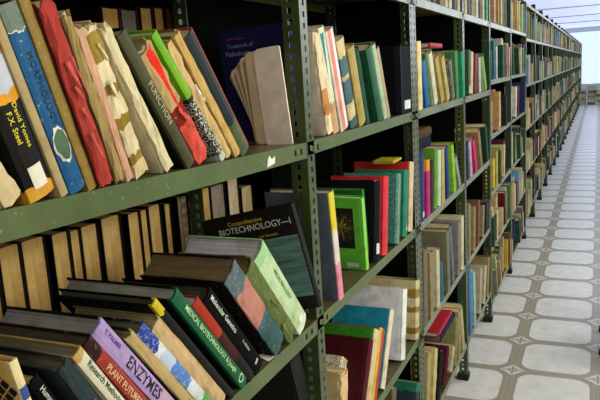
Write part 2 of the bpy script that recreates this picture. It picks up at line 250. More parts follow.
('grass green', -0.565, 3.0148, 1.4096, 0.1584, 0.052, 0.2078, 0.17, {'c': '3c7a3c', 'au': (1, 3)}),
('emerald', -0.565, 3.1648, 1.4089, 0.1318, 0.052, 0.2065, 0.17, {'c': '1e8a5c', 'au': (1, 4)}),
('dark green', -0.565, 3.3011, 1.4086, -0.1184, 0.052, 0.2135, 0.17, {'c': '2a4c2c', 'stick': [(0.13, 0.035, 0.03, 'b0c4c0')], 'au': (1, 4)}),
('cream', -0.565, 3.373, 1.4094, -0.1522, 0.052, 0.2043, 0.17, {'c': 'c8b48c', 'au': (1, 4)}),
('maroon', -0.565, 3.4849, 1.4093, -0.1481, 0.052, 0.1953, 0.17, {'c': '6a1e28', 'au': (1, 4)}),
('dark red', -0.565, 3.5572, 1.4068, -0.0501, 0.052, 0.1912, 0.17, {'c': '4a1a1c', 'au': (1, 4)}),
('white', -0.565, 3.64, 1.4088, 0.1276, 0.052, 0.1803, 0.17, {'c': 'bcb8a0', 'au': (1, 4)}),
('grey', -0.565, 3.7279, 1.4138, 0.3229, 0.052, 0.1909, 0.17, {'c': '6a6c60', 'au': (1, 4)}),
('light green', -0.565, 3.8347, 1.4197, 0.5782, 0.052, 0.2091, 0.17, {'c': '6ab040', 'au': (1, 4)}),
('buff', -0.565, 3.2472, 1.7855, -0.0, 0.052, 0.22, 0.17, {'c': 'a8a888', 'au': (0, 4)}),
('black', -0.565, 3.3286, 1.7855, -0.0, 0.052, 0.24, 0.17, {'c': '3a3c30', 'au': (0, 4)}),
('sage', -0.565, 3.4285, 1.7855, -0.0, 0.052, 0.22, 0.17, {'c': '7a8468', 'au': (0, 4)}),
('cream white', -0.565, 3.5655, 1.7855, -0.0, 0.052, 0.24, 0.17, {'c': 'c2c2a6', 'au': (0, 4)}),
('brown', -0.565, 3.6626, 1.7855, -0.0, 0.052, 0.22, 0.17, {'c': '4a3a2c', 'au': (0, 4)}),
('pale tan', -0.565, 3.7649, 1.7855, -0.0, 0.052, 0.24, 0.17, {'c': 'b8ac88', 'au': (0, 4)}),
('jade', -0.565, 3.8912, 1.7855, -0.0, 0.052, 0.22, 0.17, {'c': '2f8a5c', 'au': (0, 4)}),
('navy', -0.565, 2.3127, 1.0071, -0.0616, 0.052, 0.2504, 0.17, {'c': '16305e', 'stick': [(0.1, 0.02, 0.02, 'c0c8cc')], 'au': (2, 3)}),
('magenta', -0.565, 2.4094, 1.0067, -0.0454, 0.052, 0.2094, 0.17, {'c': 'a82468', 'bands': [(0, 'a82468'), (0.78, 'a82468'), (0.8, 'cf8c24')], 'au': (2, 3)}),
('dark brown', -0.565, 2.4695, 1.007, -0.0581, 0.0512, 0.1959, 0.17, {'c': '2c1c1a', 'au': (2, 3)}),
('moss green', -0.565, 2.5316, 1.009, -0.1364, 0.052, 0.231, 0.17, {'c': '5a8a30', 'au': (2, 3)}),
('mint', -0.565, 2.5965, 1.008, -0.0964, 0.052, 0.2203, 0.17, {'c': 'a8c4a0', 'au': (2, 3)}),
('tan', -0.565, 2.6743, 1.0062, -0.0275, 0.052, 0.2182, 0.17, {'c': 'b09864', 'au': (2, 3)}),
('deep blue', -0.565, 2.7772, 1.0086, 0.1178, 0.052, 0.2161, 0.17, {'c': '1a3a70', 'au': (2, 3)}),
('lime green', -0.565, 2.9206, 1.0117, 0.2402, 0.052, 0.216, 0.17, {'c': '7cb42c', 'au': (2, 3)}),
('grey white', -0.565, 3.0368, 1.0167, 0.6185, 0.0387, 0.1742, 0.17, {'c': '8c9488', 'au': (2, 3)}),
('dark navy', -0.565, 3.2432, 1.0074, 0.0726, 0.052, 0.1836, 0.17, {'c': '1a2038', 'au': (2, 4)}),
('lilac', -0.565, 3.3425, 1.0114, 0.2285, 0.052, 0.1832, 0.17, {'c': 'a898b8', 'au': (2, 4)}),
('magenta pink', -0.565, 3.4899, 1.0174, 0.4752, 0.052, 0.1874, 0.17, {'c': 'c02860', 'au': (2, 4)}),
('tan', -0.565, 3.6598, 1.0163, 0.4266, 0.052, 0.2177, 0.17, {'c': '8c7450', 'au': (2, 4)}),
('bottle green', -0.565, 3.884, 1.0146, 0.3561, 0.052, 0.2177, 0.17, {'c': '1e3c28', 'au': (2, 4)}),
('brown grey', -0.565, 2.3263, 0.6068, -0.0506, 0.052, 0.2913, 0.2, {'c': '6a6250', 'au': (3, 3)}),
('dusty tan', -0.565, 2.4285, 0.6064, -0.0341, 0.052, 0.2535, 0.17, {'c': '86785a', 'au': (3, 3)}),
('cream', -0.565, 2.5446, 0.6059, -0.0155, 0.052, 0.2352, 0.17, {'c': 'b8b294', 'au': (3, 3)}),
('teal', -0.565, 2.6188, 0.6086, 0.1197, 0.052, 0.1714, 0.17, {'c': '1e5a70', 'au': (3, 3)}),
('drab olive', -0.565, 2.7523, 0.6067, 0.0466, 0.052, 0.265, 0.21, {'c': '6c6c54', 'au': (3, 3)}),
('slate blue', -0.565, 2.8517, 0.6113, 0.223, 0.052, 0.2755, 0.17, {'c': '4a5468', 'wear': 2, 'au': (3, 3)}),
('stone grey', -0.565, 2.9741, 0.6082, -0.1043, 0.052, 0.2463, 0.22, {'c': '74746a', 'au': (3, 3)}),
('pale cream', -0.565, 3.0636, 0.6078, -0.0884, 0.052, 0.2542, 0.17, {'c': 'bcb89c', 'au': (3, 3)}),
('olive', -0.565, 3.2572, 0.6067, -0.0454, 0.052, 0.2741, 0.17, {'c': '7a7450', 'au': (3, 4)}),
('tan', -0.565, 3.3936, 0.6089, -0.1292, 0.052, 0.2289, 0.17, {'c': '8a7854', 'au': (3, 4)}),
('brown', -0.565, 3.5234, 0.61, -0.1728, 0.052, 0.2368, 0.17, {'c': '6a4c34', 'au': (3, 4)}),
('buff', -0.565, 3.6804, 0.6116, -0.2368, 0.052, 0.1755, 0.17, {'c': '86765a', 'au': (3, 4)}),
('black blue', -0.565, 3.8105, 0.6096, -0.1576, 0.052, 0.1659, 0.17, {'c': '1c2430', 'au': (3, 4)}),
('drab green', -0.565, 3.9297, 0.6119, -0.2478, 0.052, 0.1557, 0.17, {'c': '5a5a44', 'au': (3, 4)}),
('khaki', -0.565, 2.302, 0.2124, -0.2702, 0.052, 0.2809, 0.17, {'c': '9c9060', 'tat': 1, 'au': (4, 3)}),
('cream', -0.565, 2.4074, 0.2141, -0.3355, 0.052, 0.2506, 0.17, {'c': 'b8a878', 'tat': 1, 'au': (4, 3)}),
('black', -0.565, 2.5021, 0.2169, -0.4524, 0.052, 0.2024, 0.17, {'c': '1c1a18', 'tat': 1, 'au': (4, 3)}),
('maroon', -0.565, 2.6142, 0.2206, -0.62, 0.052, 0.1738, 0.17, {'c': '4a1424', 'tat': 1, 'au': (4, 3)}),
('buff', -0.565, 2.7567, 0.2229, -0.7335, 0.052, 0.1217, 0.17, {'c': 'a89c78', 'tat': 1, 'au': (4, 3)}),
('olive', -0.565, 2.8658, 0.211, -0.2134, 0.052, 0.218, 0.17, {'c': '7c7850', 'tat': 1, 'au': (4, 3)}),
('stone', -0.565, 2.9679, 0.2058, 0.0126, 0.052, 0.2331, 0.17, {'c': '8a8260', 'tat': 1, 'au': (4, 3)}),
('pale khaki', -0.565, 3.0707, 0.2117, 0.2402, 0.052, 0.2333, 0.17, {'c': 'a8a078', 'tat': 1, 'au': (4, 3)}),
('sky blue', -0.565, 3.2729, 0.2077, 0.0859, 0.052, 0.3614, 0.17, {'c': '3c6ea0', 'au': (4, 4)}),
('pale blue', -0.565, 3.3982, 0.2071, 0.0614, 0.052, 0.2995, 0.17, {'c': '8cb4bc', 'au': (4, 4)}),
('beige', -0.565, 3.5502, 0.2119, -0.2502, 0.052, 0.25, 0.17, {'c': 'a8987c', 'au': (4, 4)}),
('cream', -0.565, 3.6957, 0.2156, -0.399, 0.052, 0.2188, 0.17, {'c': 'b0a890', 'au': (4, 4)}),
('khaki', -0.565, 3.8295, 0.2128, -0.2859, 0.052, 0.2331, 0.17, {'c': '8a7c50', 'au': (4, 4)}),
('brown', -0.565, 3.9511, 0.2079, -0.0918, 0.052, 0.2198, 0.17, {'c': '5c4c30', 'au': (4, 4)}),
]

# ---------------------------------------------------------------- setting
X0 = -.57                       # front plane of the shelving
def floor_mat():
    m, nt, bs = new_mat('patterned_vinyl_floor'); g = N(nt, 'ShaderNodeNewGeometry')
    sep = N(nt, 'ShaderNodeSeparateXYZ'); nt.links.new(g.outputs['Position'], sep.inputs[0])
    def cell(v, o):
        f = math_n(nt, 'FRACT', math_n(nt, 'DIVIDE', math_n(nt, 'SUBTRACT', v, o-40), .4))
        return math_n(nt, 'ABSOLUTE', math_n(nt, 'SUBTRACT', f, .5))
    cx, cy = cell(sep.outputs[0], -0.3749), cell(sep.outputs[1], 3.3424)
    # rounded octagon
    def sq(v, a): return math_n(nt, 'POWER', math_n(nt, 'DIVIDE', v, a), 22)
    octo = math_n(nt, 'ADD', math_n(nt, 'ADD', sq(cx, .415), sq(cy, .43)), sq(math_n(nt, 'ADD', cx, cy), .735))
    mo = ramp(nt, octo, [(0, (1,1,1,1)), (.7, (1,1,1,1)), (1, (0,0,0,1))])
    dx = math_n(nt, 'SUBTRACT', .5, cx); dy = math_n(nt, 'SUBTRACT', .5, cy)
    dd = math_n(nt, 'ADD', dx, dy)
    md = math_n(nt, 'LESS_THAN', dd, .155); md2 = math_n(nt, 'LESS_THAN', dd, .125)
    cross = math_n(nt, 'GREATER_THAN', math_n(nt, 'MINIMUM', dx, dy), .012)
    ring = math_n(nt, 'LESS_THAN', math_n(nt, 'ABSOLUTE', math_n(nt, 'SUBTRACT', dd, .07)), .012)
    nz = noise(nt, g.outputs['Position'], 14, 6, .7)
    nf = noise(nt, g.outputs['Position'], 130, 3, .6)
    white = ramp(nt, nz, [(.3, lin('c6c6c2')), (.55, lin('d6d6d4')), (.75, lin('e0e0df'))])
    band = ramp(nt, nf, [(.3, lin('80786a')), (.6, lin('9c9484')), (.8, lin('aca494'))])
    # fine grooves along the bands
    edge = math_n(nt, 'LESS_THAN', math_n(nt, 'ABSOLUTE', math_n(nt, 'SUBTRACT', math_n(nt, 'MINIMUM', dx, dy), .035)), .006)
    band = mix(nt, math_n(nt, 'MULTIPLY', edge, .35), band, lin('b5ad9c'))
    col = mix(nt, mo, band, white)
    col = mix(nt, md, col, lin('c9c9c2'))
    col = mix(nt, math_n(nt, 'MULTIPLY', md2, math_n(nt, 'MAXIMUM', ring, math_n(nt, 'SUBTRACT', 1, cross))), col, lin('8c877a'))
    nt.links.new(col, bs.inputs['Base Color'])
    bs.inputs['Roughness'].default_value = .32; bs.inputs['Specular IOR Level'].default_value = .5
    return m
def struct(name, bm, m, parent=None):
    o = mk(name, bm, m, parent); o['kind'] = 'structure'; return o
bm = bmesh.new(); bx(bm, -4, 2.6, -2, 31.5, -.1, 0); struct('floor', bm, floor_mat())
def glow(name, h, s):
    m, nt, bs = new_mat(name); bs.inputs['Base Color'].default_value = lin(h); bs.inputs['Emission Color'].default_value = lin(h)
    bs.inputs['Emission Strength'].default_value = s; bs.inputs['Roughness'].default_value = .6; return m
ceil_glow = glow('glowing_ceiling', 'c8d2ec', .86)
bm = bmesh.new(); bx(bm, -4, 2.6, 9, 31.5, 2.9, 2.95); struct('ceiling_glowing', bm, ceil_glow)  # far ceiling made to glow for brightness, no real skylight
bm = bmesh.new(); bx(bm, -4, 2.6, -2, 9, 2.9, 2.95); struct('ceiling', bm, plain('ceiling_paint', 'b0b0ac', .8))
rib = plain('grey_steel_rib', 'a4aec4', .5)
for k in range(5):
    bm = bmesh.new(); y = 11.3+3.95*k
    bx(bm, -4, 2.6, y, y+.035, 2.875, 2.9); struct('trim_%d' % (k+1), bm, rib)
bm = bmesh.new(); bx(bm, -4, 2.6, 31.0, 31.2, 2.66, 2.86); struct('trim_6', bm, plain('white_beam', 'd8dae0', .6))
wallm = plain('pale_wall_paint', 'c4c4c0', .8)
bm = bmesh.new(); bx(bm, 2.6, 2.7, -2, 31.5, 0, 2.9); struct('wall_right', bm, wallm)
bm = bmesh.new(); bx(bm, -4, 2.7, -2.1, -2, 0, 2.9); struct('wall_back', bm, wallm)
bm = bmesh.new(); bx(bm, -4.1, -4, -2, 31.5, 0, 2.9); struct('wall_left', bm, wallm)
bm = bmesh.new(); bx(bm, -4, 2.7, 31.5, 38.1, 0, .5); bx(bm, -4, -3.2, 31.5, 38.1, .5, 2.9); struct('wall_far', bm, wallm)
bm = bmesh.new(); bx(bm, -3.2, 2.7, 31.52, 31.55, .5, 2.9); struct('window_1', bm, glow('bright_frosted_glazing', 'c8d4ec', .95))

# ---------------------------------------------------------------- shelving
def green_paint(name, a, b, rust):
    m, nt, bs = new_mat(name); g = N(nt, 'ShaderNodeNewGeometry')
    n1 = noise(nt, g.outputs['Position'], 9, 6, .7); n2 = noise(nt, g.outputs['Position'], 55, 4, .7)
    c = ramp(nt, n1, [(.3, lin(a)), (.7, lin(b))])
    c = mix(nt, math_n(nt, 'MULTIPLY', math_n(nt, 'GREATER_THAN', n2, .62), rust), c, lin('5a4426'))
    n3 = noise(nt, g.outputs['Position'], 90, 3, .6)
    c = mix(nt, math_n(nt, 'MULTIPLY', math_n(nt, 'GREATER_THAN', n3, .68), .4), c, lin('a8ac8c'))
    nt.links.new(c, bs.inputs['Base Color']); bs.inputs['Roughness'].default_value = .38
    bs.inputs['Specular IOR Level'].default_value = .6; bump(nt, bs, n2, .2, .0006); return m
GP = green_paint('olive_green_enamel', '344618', '4c5f28', .6)
GPP = green_paint('post_green_enamel', '25330f', '3c4c1e', .4)
GPF = green_paint('enamel_reflection_tint', '465034', '727a5c', .3)  # paler, greyer enamel copy with window reflection put into its colour
GP2 = green_paint('dark_green_enamel', '1c2c16', '2c3e20', .35)
TOPM = green_paint('worn_brown_green_shelf_top', '443a20', '5e5434', .8)
DK = plain('interior_shade_black', '0a0d0a', .95, .0)  # near-black that stands in for shade inside the racks
def strip(bm, p, du, dn, z0, z1, wdt, holes=True, phase=0):
    """perforated strip: p start point, du horizontal direction, dn thickness direction"""
    p, du, dn = Vector(p), Vector(du), Vector(dn)*.002
    if not holes:
        q = [p, p+du*wdt]
        a = [bm.verts.new(v+Vector((0,0,z))) for z in (z0, z1) for v in (q[0], q[1], q[1]+dn, q[0]+dn)]
        for f in ((0,1,5,4),(1,2,6,5),(2,3,7,6),(3,0,4,7),(4,5,6,7),(3,2,1,0)): bm.faces.new([a[i] for i in f])
        return
    pitch, hh = .0235, .0115
    xs = [0, wdt*.42, wdt*.66, wdt]
    zs = [z0]; hole = []
    z = z0+.01+phase
    while z+hh < z1-.004:
        zs += [z, z+hh]; z += pitch
    zs.append(z1)
    def grid(off):
        return [[bm.verts.new(p+du*x+off+Vector((0,0,zz))) for x in xs] for zz in zs]
    A, B = grid(Vector((0,0,0))), grid(dn)
    for j in range(len(zs)-1):
        for i in range(3):
            if i == 1 and j % 2 == 1:
                for (a, b) in (((j,1),(j,2)), ((j,2),(j+1,2)), ((j+1,2),(j+1,1)), ((j+1,1),(j,1))):
                    bm.faces.new([A[a[0]][a[1]], A[b[0]][b[1]], B[b[0]][b[1]], B[a[0]][a[1]]])
                continue
            bm.faces.new([A[j][i], A[j][i+1], A[j+1][i+1], A[j+1][i]])
            bm.faces.new([B[j][i], B[j+1][i], B[j+1][i+1], B[j][i+1]])
        for i in (0, 3): bm.faces.new([A[j][i], A[j+1][i], B[j+1][i], B[j][i]])
    for i in range(3):
        bm.faces.new([A[0][i], B[0][i], B[0][i+1], A[0][i+1]]); bm.faces.new([A[-1][i], A[-1][i+1], B[-1][i+1], B[-1][i]])
def post(parent, y, side, holes, x=X0, inner=-1, mat=GPP, z1=2.09):
    """angle-iron post: front flange runs from y towards side*Y, side flange runs back along X"""
    bm = bmesh.new()
    strip(bm, (x, y, 0), (0, side, 0), (-1, 0, 0), .012, z1, .040, holes)
    strip(bm, (x-.002, y, 0), (inner, 0, 0), (0, side, 0), .012, z1, .038, holes, .008)
    o = mk('post', bm, mat, parent)
    f = bmesh.new(); bx(f, min(x, x+inner*.045)-.004, max(x, x+inner*.045)+.004, min(y, y+side*.045)-.004, max(y, y+side*.045)+.004, 0, .03)
    mk('foot', f, plain('black_rubber_foot', '101210', .6), o)
    return o
NEAR = [.205, .605, 1.005, 1.405, 1.785, 2.06]
MIDL = [.12, .46, .80, 1.14, 1.46, 1.785, 2.06]
FARL = [.2, .6, .98, 1.36, 1.75, 2.04]
def shelf(parent, y0, y1, z, xf=X0, depth=.31, holes=True, sgn=-1, mat=GP, lip=.037):
    bm = bmesh.new()
    g = .0005
    xb = xf+sgn*depth
    bx(bm, min(xf, xb)+.002, max(xf, xb)-.002, y0+.003, y1-.003, z-.0025, z, 1)
    # folded front lip with bolt holes
    hs = [.024, .054] if holes else []
    ys = [y0+.001]
    cuts = []
    for h in hs: cuts += [(y0+h, y0+h+.010)]
    for h in reversed(hs): cuts += [(y1-h-.010, y1-h)]
    zt, zb = z, z-lip
    a = ys[0]
    for c0, c1 in cuts:
        bx(bm, xf-.0025, xf, a, c0, zb, zt)
        bx(bm, xf-.0025, xf, c0, c1, zb, z-.024); bx(bm, xf-.0025, xf, c0, c1, z-.011, zt)
        a = c1
    bx(bm, xf-.0025, xf, a, y1-.001, zb, zt)
    bx(bm, xf-.016, xf-.0025, y0+.001, y1-.001, zb, zb+.002)
    bx(bm, xb-.001 if sgn < 0 else xb-.002, xb+.0015, y0+.001, y1-.001, zb, zt)
    return mk('shelf', bm, [mat, TOPM], parent)
PY = [0.02, 1.31, 2.25, 3.155, 3.975, 5.0, 6.08]
k = 6.08
while len(PY) < 29:
    k += .912; PY.append(k)
NB = len(PY)-1
ORD = ['first', 'second', 'third', 'fourth', 'fifth', 'sixth', 'seventh', 'eighth', 'ninth', 'tenth', 'eleventh', 'twelfth', 'thirteenth', 'fourteenth', 'fifteenth', 'sixteenth', 'seventeenth', 'eighteenth', 'nineteenth', 'twentieth', 'twenty-first', 'twenty-second', 'twenty-third', 'twenty-fourth', 'twenty-fifth', 'twenty-sixth', 'twenty-seventh', 'twenty-eighth', 'twenty-ninth', 'thirtieth', 'thirty-first', 'thirty-second']
def levels(i): return NEAR if i < 4 else (MIDL if i < 6 else FARL)
for i in range(NB):
    y0, y1 = PY[i], PY[i+1]
    rk = empty('shelving_rack', (X0, y0, 0))
    tag(rk, 'green steel shelving rack, %s bay of the long row counted from the camera' % ORD[i], 'shelf', 'bays of the long shelving row')
    inv = (-X0, -y0, 0)
    kids = []
    hol = i < 5
    pm = GPP if i < 4 else GP2
    kids.append(post(rk, y0+.0005, 1, hol, mat=pm)); kids.append(post(rk, y0+.0005, 1, i < 4, X0-.31, 1, GP2))
    if i == 1: kids.append(post(rk, y1-.0005, -1, True)); 
    if i == NB-1: kids.append(post(rk, y1, -1, False))
    e0 = y0+.003; e1 = y1-.001
    for z in levels(i):
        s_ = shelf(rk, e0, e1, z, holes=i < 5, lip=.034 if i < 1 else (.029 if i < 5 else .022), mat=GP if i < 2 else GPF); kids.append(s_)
        if i == 0 and abs(z-1.405) < .01:
            for v in s_.data.vertices: v.co.z += (1.31-v.co.y)*.025
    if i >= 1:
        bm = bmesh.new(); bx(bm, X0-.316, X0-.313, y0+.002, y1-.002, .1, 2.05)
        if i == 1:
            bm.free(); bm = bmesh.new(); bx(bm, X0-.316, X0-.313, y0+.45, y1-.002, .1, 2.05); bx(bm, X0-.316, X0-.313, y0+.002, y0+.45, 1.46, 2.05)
        kids.append(mk('back_shade_sheet', bm, DK, rk))  # added dark sheet where the rack is open, painted-in shade
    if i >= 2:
        bm = bmesh.new(); bx(bm, X0-.272, X0-.043, y0+.0005, y0+.002, .1, 2.05); kids.append(mk('side_shade_sheet', bm, DK, rk))  # added dark sheet so the open rack side reads as shade
    for c in kids: c.location = inv
# back-to-back rack behind the first two bays
rk = empty('shelving_rack', (-.895, 0.02, 0))
tag(rk, 'green shelving rack standing back to back behind the first two bays', 'shelf')
for z in NEAR:
    c = shelf(rk, .02, 2.25, z, xf=-.893, depth=.31, holes=False, mat=GP2); c.location = (.895, -.02, 0)
bm = bmesh.new(); bx(bm, -1.215, -1.21, .02, 2.25, .1, 2.06); c = mk('back_shade_sheet', bm, DK, rk); c.location = (.895, -.02, 0)  # added dark sheet behind the rear rack, depth shade as colour
c = post(rk, 2.25, -1, False, -.893, -1, GP2); c.location = (.895, -.02, 0)
c = post(rk, .02, 1, False, -.893, -1, GP2); c.location = (.895, -.02, 0)

# ---------------------------------------------------------------- books
def bulge(t): return min(.0045, t*.12)
def cover_bm(w, h, t, tat=0, seed=0, simple=False):
    rnd = random.Random(seed); c = .0022; b = bulge(t)
    arc = [-.5, -.28, 0, .28, .5]
    out = [(-w, -t/2), (-w*.5, -t/2), (-b-.009, -t/2), (-b-.006, -t/2+.0008), (-b-.002, -t/2+.0002)]
    out += [(-b*(2*a)**2, a*t*.96) for a in arc]
    out += [(-b-.002, t/2-.0002), (-b-.006, t/2-.0008), (-b-.009, t/2), (-w*.5, t/2), (-w, t/2)]
    inn = []
    for (x, y) in out:
        if x > -b-.0021: inn.append((min(x, -b*0)-c-.0005, max(-t/2+c, min(t/2-c, y))))
        else: inn.append((x, (-1 if y < 0 else 1)*(abs(y)-c)))
    nz = 2 if simple else (14 if tat else 4)
    bm = bmesh.new(); rows = []; n = len(out)
    for j in range(nz+1):
        z = h*j/nz; O = []; I = []
        for i in range(n):
            dx = dy = dz = 0
            if tat:
                e = 1 if j in (0, nz) else .25
                sp = 1 if 2 < i < n-3 else .35
                dx = rnd.uniform(-1, .3)*.0016*tat*sp; dy = rnd.uniform(-1, 1)*.0007*tat
                dz = (-1 if j == nz else 1)*rnd.random()*.006*tat*sp*e if j in (0, nz) else 0
                if j == 0: dz = abs(dz)*.5
            O.append(bm.verts.new((out[i][0]+dx, out[i][1]+dy, z+dz))); I.append(bm.verts.new((inn[i][0]+dx, inn[i][1]+dy, z+dz)))
        rows.append((O, I))
    for j in range(nz):
        (O, I), (P, Q) = rows[j], rows[j+1]
        for i in range(n-1):
            bm.faces.new([O[i], O[i+1], P[i+1], P[i]]); bm.faces.new([I[i+1], I[i], Q[i], Q[i+1]])
        bm.faces.new([I[0], O[0], P[0], Q[0]]); bm.faces.new([O[-1], I[-1], Q[-1], P[-1]])
    for (O, I), s in ((rows[0], 1), (rows[-1], -1)):
        for i in range(n-1):
            f = [O[i], I[i], I[i+1], O[i+1]]
            bm.faces.new(f if s > 0 else f[::-1])
    return bm
def page_bm(w, h, t, tat=0, seed=0):
    rnd = random.Random(seed+5); b = bulge(t); c = .0026
    bm = bmesh.new(); y = t/2-c; n = 6
    rows = []
    for z in (.003, h*.5, h-.0035):
        row = []
        for k in range(n+1):
            v = -1+2*k/n
            row.append(bm.verts.new((-w+.004+.003*(1-v*v), v*y, z+(rnd.uniform(-.002, .001)*tat if z > h*.6 else 0))))
        for k in range(n, -1, -1):
            v = -1+2*k/n
            row.append(bm.verts.new((-.0045-b*v*v-b*.3, v*y*.97, z+(rnd.uniform(-.003, .001)*tat if z > h*.6 else 0))))
        rows.append(row)
    m = len(rows[0])
    for j in range(2):
        for k in range(m): bm.faces.new([rows[j][k], rows[j][(k+1) % m], rows[j+1][(k+1) % m], rows[j+1][k]])
    for k in range(n):
        bm.faces.new([rows[0][k+1], rows[0][k], rows[0][m-1-k], rows[0][m-2-k]])
        bm.faces.new([rows[2][k], rows[2][k+1], rows[2][m-2-k], rows[2][m-1-k]])
    bmesh.ops.recalc_face_normals(bm, faces=bm.faces)
    return bm
def text_mesh(s, size):
    cu = bpy.data.curves.new('lettering', 'FONT'); cu.body = s; cu.size = size; cu.align_x = 'CENTER'; cu.align_y = 'CENTER'
    cu.extrude = .00012; cu.offset = size*.004; cu.resolution_u = 2
    o = bpy.data.objects.new('lettering', cu); COL.objects.link(o)
    dg = bpy.context.evaluated_depsgraph_get(); me = bpy.data.meshes.new_from_object(o.evaluated_get(dg))
    bpy.data.objects.remove(o); bpy.data.curves.remove(cu); return me
def lettering(parent, s, size, hexc, fn, stretch=1, name='title_lettering'):
    me = text_mesh(s, size)
    for v in me.vertices: v.co = Vector(fn(v.co.x*stretch, v.co.y, v.co.z))
    me.materials.clear(); me.materials.append(plain('printed_lettering', hexc, .6, .2, .05))
    o = bpy.data.objects.new(name, me); COL.objects.link(o); o.parent = parent; return o
def spine_plate(parent, name, yc, zc, wy, hz, t, hexc, lift=.0004):
    b = bulge(t); bm = bmesh.new(); n = 5; A = []
    for z in (zc-hz/2, zc+hz/2):
        r = []
        for l in (0, .0004):
            r.append([bm.verts.new((-b*(2*(yc+wy*(k/n-.5))/t)**2+lift+l, yc+wy*(k/n-.5), z)) for k in range(n+1)])
        A.append(r)
    for k in range(n):
        bm.faces.new([A[0][1][k], A[0][1][k+1], A[1][1][k+1], A[1][1][k]]); bm.faces.new([A[0][0][k+1], A[0][0][k], A[1][0][k], A[1][0][k+1]])
        bm.faces.new([A[0][0][k], A[0][0][k+1], A[0][1][k+1], A[0][1][k]]); bm.faces.new([A[1][0][k+1], A[1][0][k], A[1][1][k], A[1][1][k+1]])
    return mk(name, bm, plain('paper_label', hexc, .7, .2, .08), parent)
def flap(parent, t, h, hexc, rnd):
    bm = bmesh.new(); z = h*rnd.uniform(.25, .9); y = rnd.uniform(-.35, .35)*t; L = rnd.uniform(.018, .045); wd = rnd.uniform(.003, .008)
    curl = rnd.uniform(.004, .009); ang = rnd.uniform(-.5, .5); n = 6; A = []
    for k in range(n+1):
        u = k/n; x = .0008+curl*u*u*(1.2-u*.6); zz = z-L*u; yy = y+ang*L*u*.5; ww = wd*(1-.6*u)
        A.append([bm.verts.new((x, yy-ww/2, zz)), bm.verts.new((x+.0008, yy+ww/2+rnd.uniform(-.001, .001), zz))])
    for k in range(n): bm.faces.new([A[k][0], A[k][1], A[k+1][1], A[k+1][0]])
    o = mk('torn_flap', bm, plain('torn_cover_cloth', hexc, .8, .2, .25, 120), parent, True)
    s = o.modifiers.new('thickness', 'SOLIDIFY'); s.thickness = .0007
SEED = [0]
def book(X, y, z, lean, t, h, w, st, name='book', label='', cat='book', group=None, roll=0, yaw=0, simple=False, flat=False, mirror=False):
    SEED[0] += 1; sd = SEED[0]; rnd = random.Random(sd)
    rot = (lean, roll, yaw)
    r = empty(name, (X, y, z), rot); tag(r, label, cat, group)
    tat = st.get('tat', 0)
    cv = mk('cover', cover_bm(w, h, t, tat, sd, simple), cover_mat(st), r)
    pc = st.get('pc') or rnd.choice(['c8b688', 'bfae86', 'd0c4a0', 'a89a74'])
    mk('page_block', page_bm(w, h, t, tat, sd), page_mat(pc), r)
    b = bulge(t)
    for (s, zf, size, hc, yo) in st.get('txt', []):
        def fn(x, yy, zz):
            Y = yo+yy
            return (-b*(2*Y/t)**2*.9+.0006+zz+(.0004 if tat else 0), Y, h*zf-x)
        lettering(r, s, size, hc, fn)
    for (zf, hz, wy, hc) in st.get('stick', []):
        spine_plate(r, 'call_number_label', 0, h*zf, min(wy, t*.86), hz, t, hc)
    for (zf, hz, wy, hc, rim) in st.get('patch', []):
        for nm, sc, lift, col in (('torn_edge', 1.22, .0005, rim), ('torn_patch', 1, .0010, hc)):
            bm = bmesh.new(); pts = []
            for k in range(22):
                a = 2*math.pi*k/22; rr = sc*(1+rnd.uniform(-.09, .09))
                Y = .5*wy*math.cos(a)*rr; zz = h*zf+.5*hz*math.sin(a)*rr*1.1
                Y = max(-t*.48, min(t*.48, Y)); pts.append(bm.verts.new((-b*(2*Y/t)**2+lift, Y, zz)))
            bm.faces.new(pts); mk(nm, bm, plain('worn_patch', col, .8, .2, .2), r)
    if st.get('ring'):
        bm = bmesh.new(); A = []
        for k in range(20):
            a = 2*math.pi*k/20; A.append([bm.verts.new((.0007-b*(2*q*math.cos(a)/t)**2, q*math.cos(a), .022+q*math.sin(a))) for q in (t*.25, t*.36)])
        for k in range(20): bm.faces.new([A[k][0], A[k][1], A[(k+1) % 20][1], A[(k+1) % 20][0]])
        mk('round_emblem', bm, plain('pale_print', 'c0d0b8', .6), r)
    if st.get('lattice'):
        bm = bmesh.new()
        for i in range(3):
            for j in range(3):
                bm2 = [(-.5+i/3, -.5+j/3), (-.5+i/3+.27, -.5+j/3), (-.5+i/3+.27, -.5+j/3+.27), (-.5+i/3, -.5+j/3+.27)]
                bm.faces.new([bm.verts.new((-.028+(p-q)*.026, -t/2-.0006, h*.86+(p+q)*.026)) for p, q in bm2])
        mk('lattice_emblem', bm, plain('black_print', '14140f', .6), r)
        bm = bmesh.new(); bx(bm, -.12, -.006, -t/2-.0005, -t/2, h*.3, h*.66); mk('orange_panel', bm, plain('orange_print', 'b8741c', .5), r)
    for _ in range(st.get('flaps', 0)): flap(r, t, h, st['fc'], rnd)
    return r
def boxfile(X, y, z, t, h, w, label):
    r = empty('box_file', (X, y, z)); tag(r, label, 'box file')
    bm = bmesh.new(); bx(bm, -w, 0, -t/2, t/2, 0, h); bmesh.ops.bevel(bm, geom=list(bm.edges), offset=.003, segments=2, affect='EDGES')
    mk('case', bm, plain('black_navy_board', '070a12', .8, .1), r)
    bm = bmesh.new(); bx(bm, 0, .0006, -t*.2, t*.4, .012, .04); mk('paper_label', bm, plain('paper_label', 'c8ccd4', .7), r)
    bm = bmesh.new(); bx(bm, -.02, .0007, -t/2-.0006, -t/2+.002, .002, h-.002); mk('edge_tape', bm, plain('edge_tape', '0a0e18', .5), r)

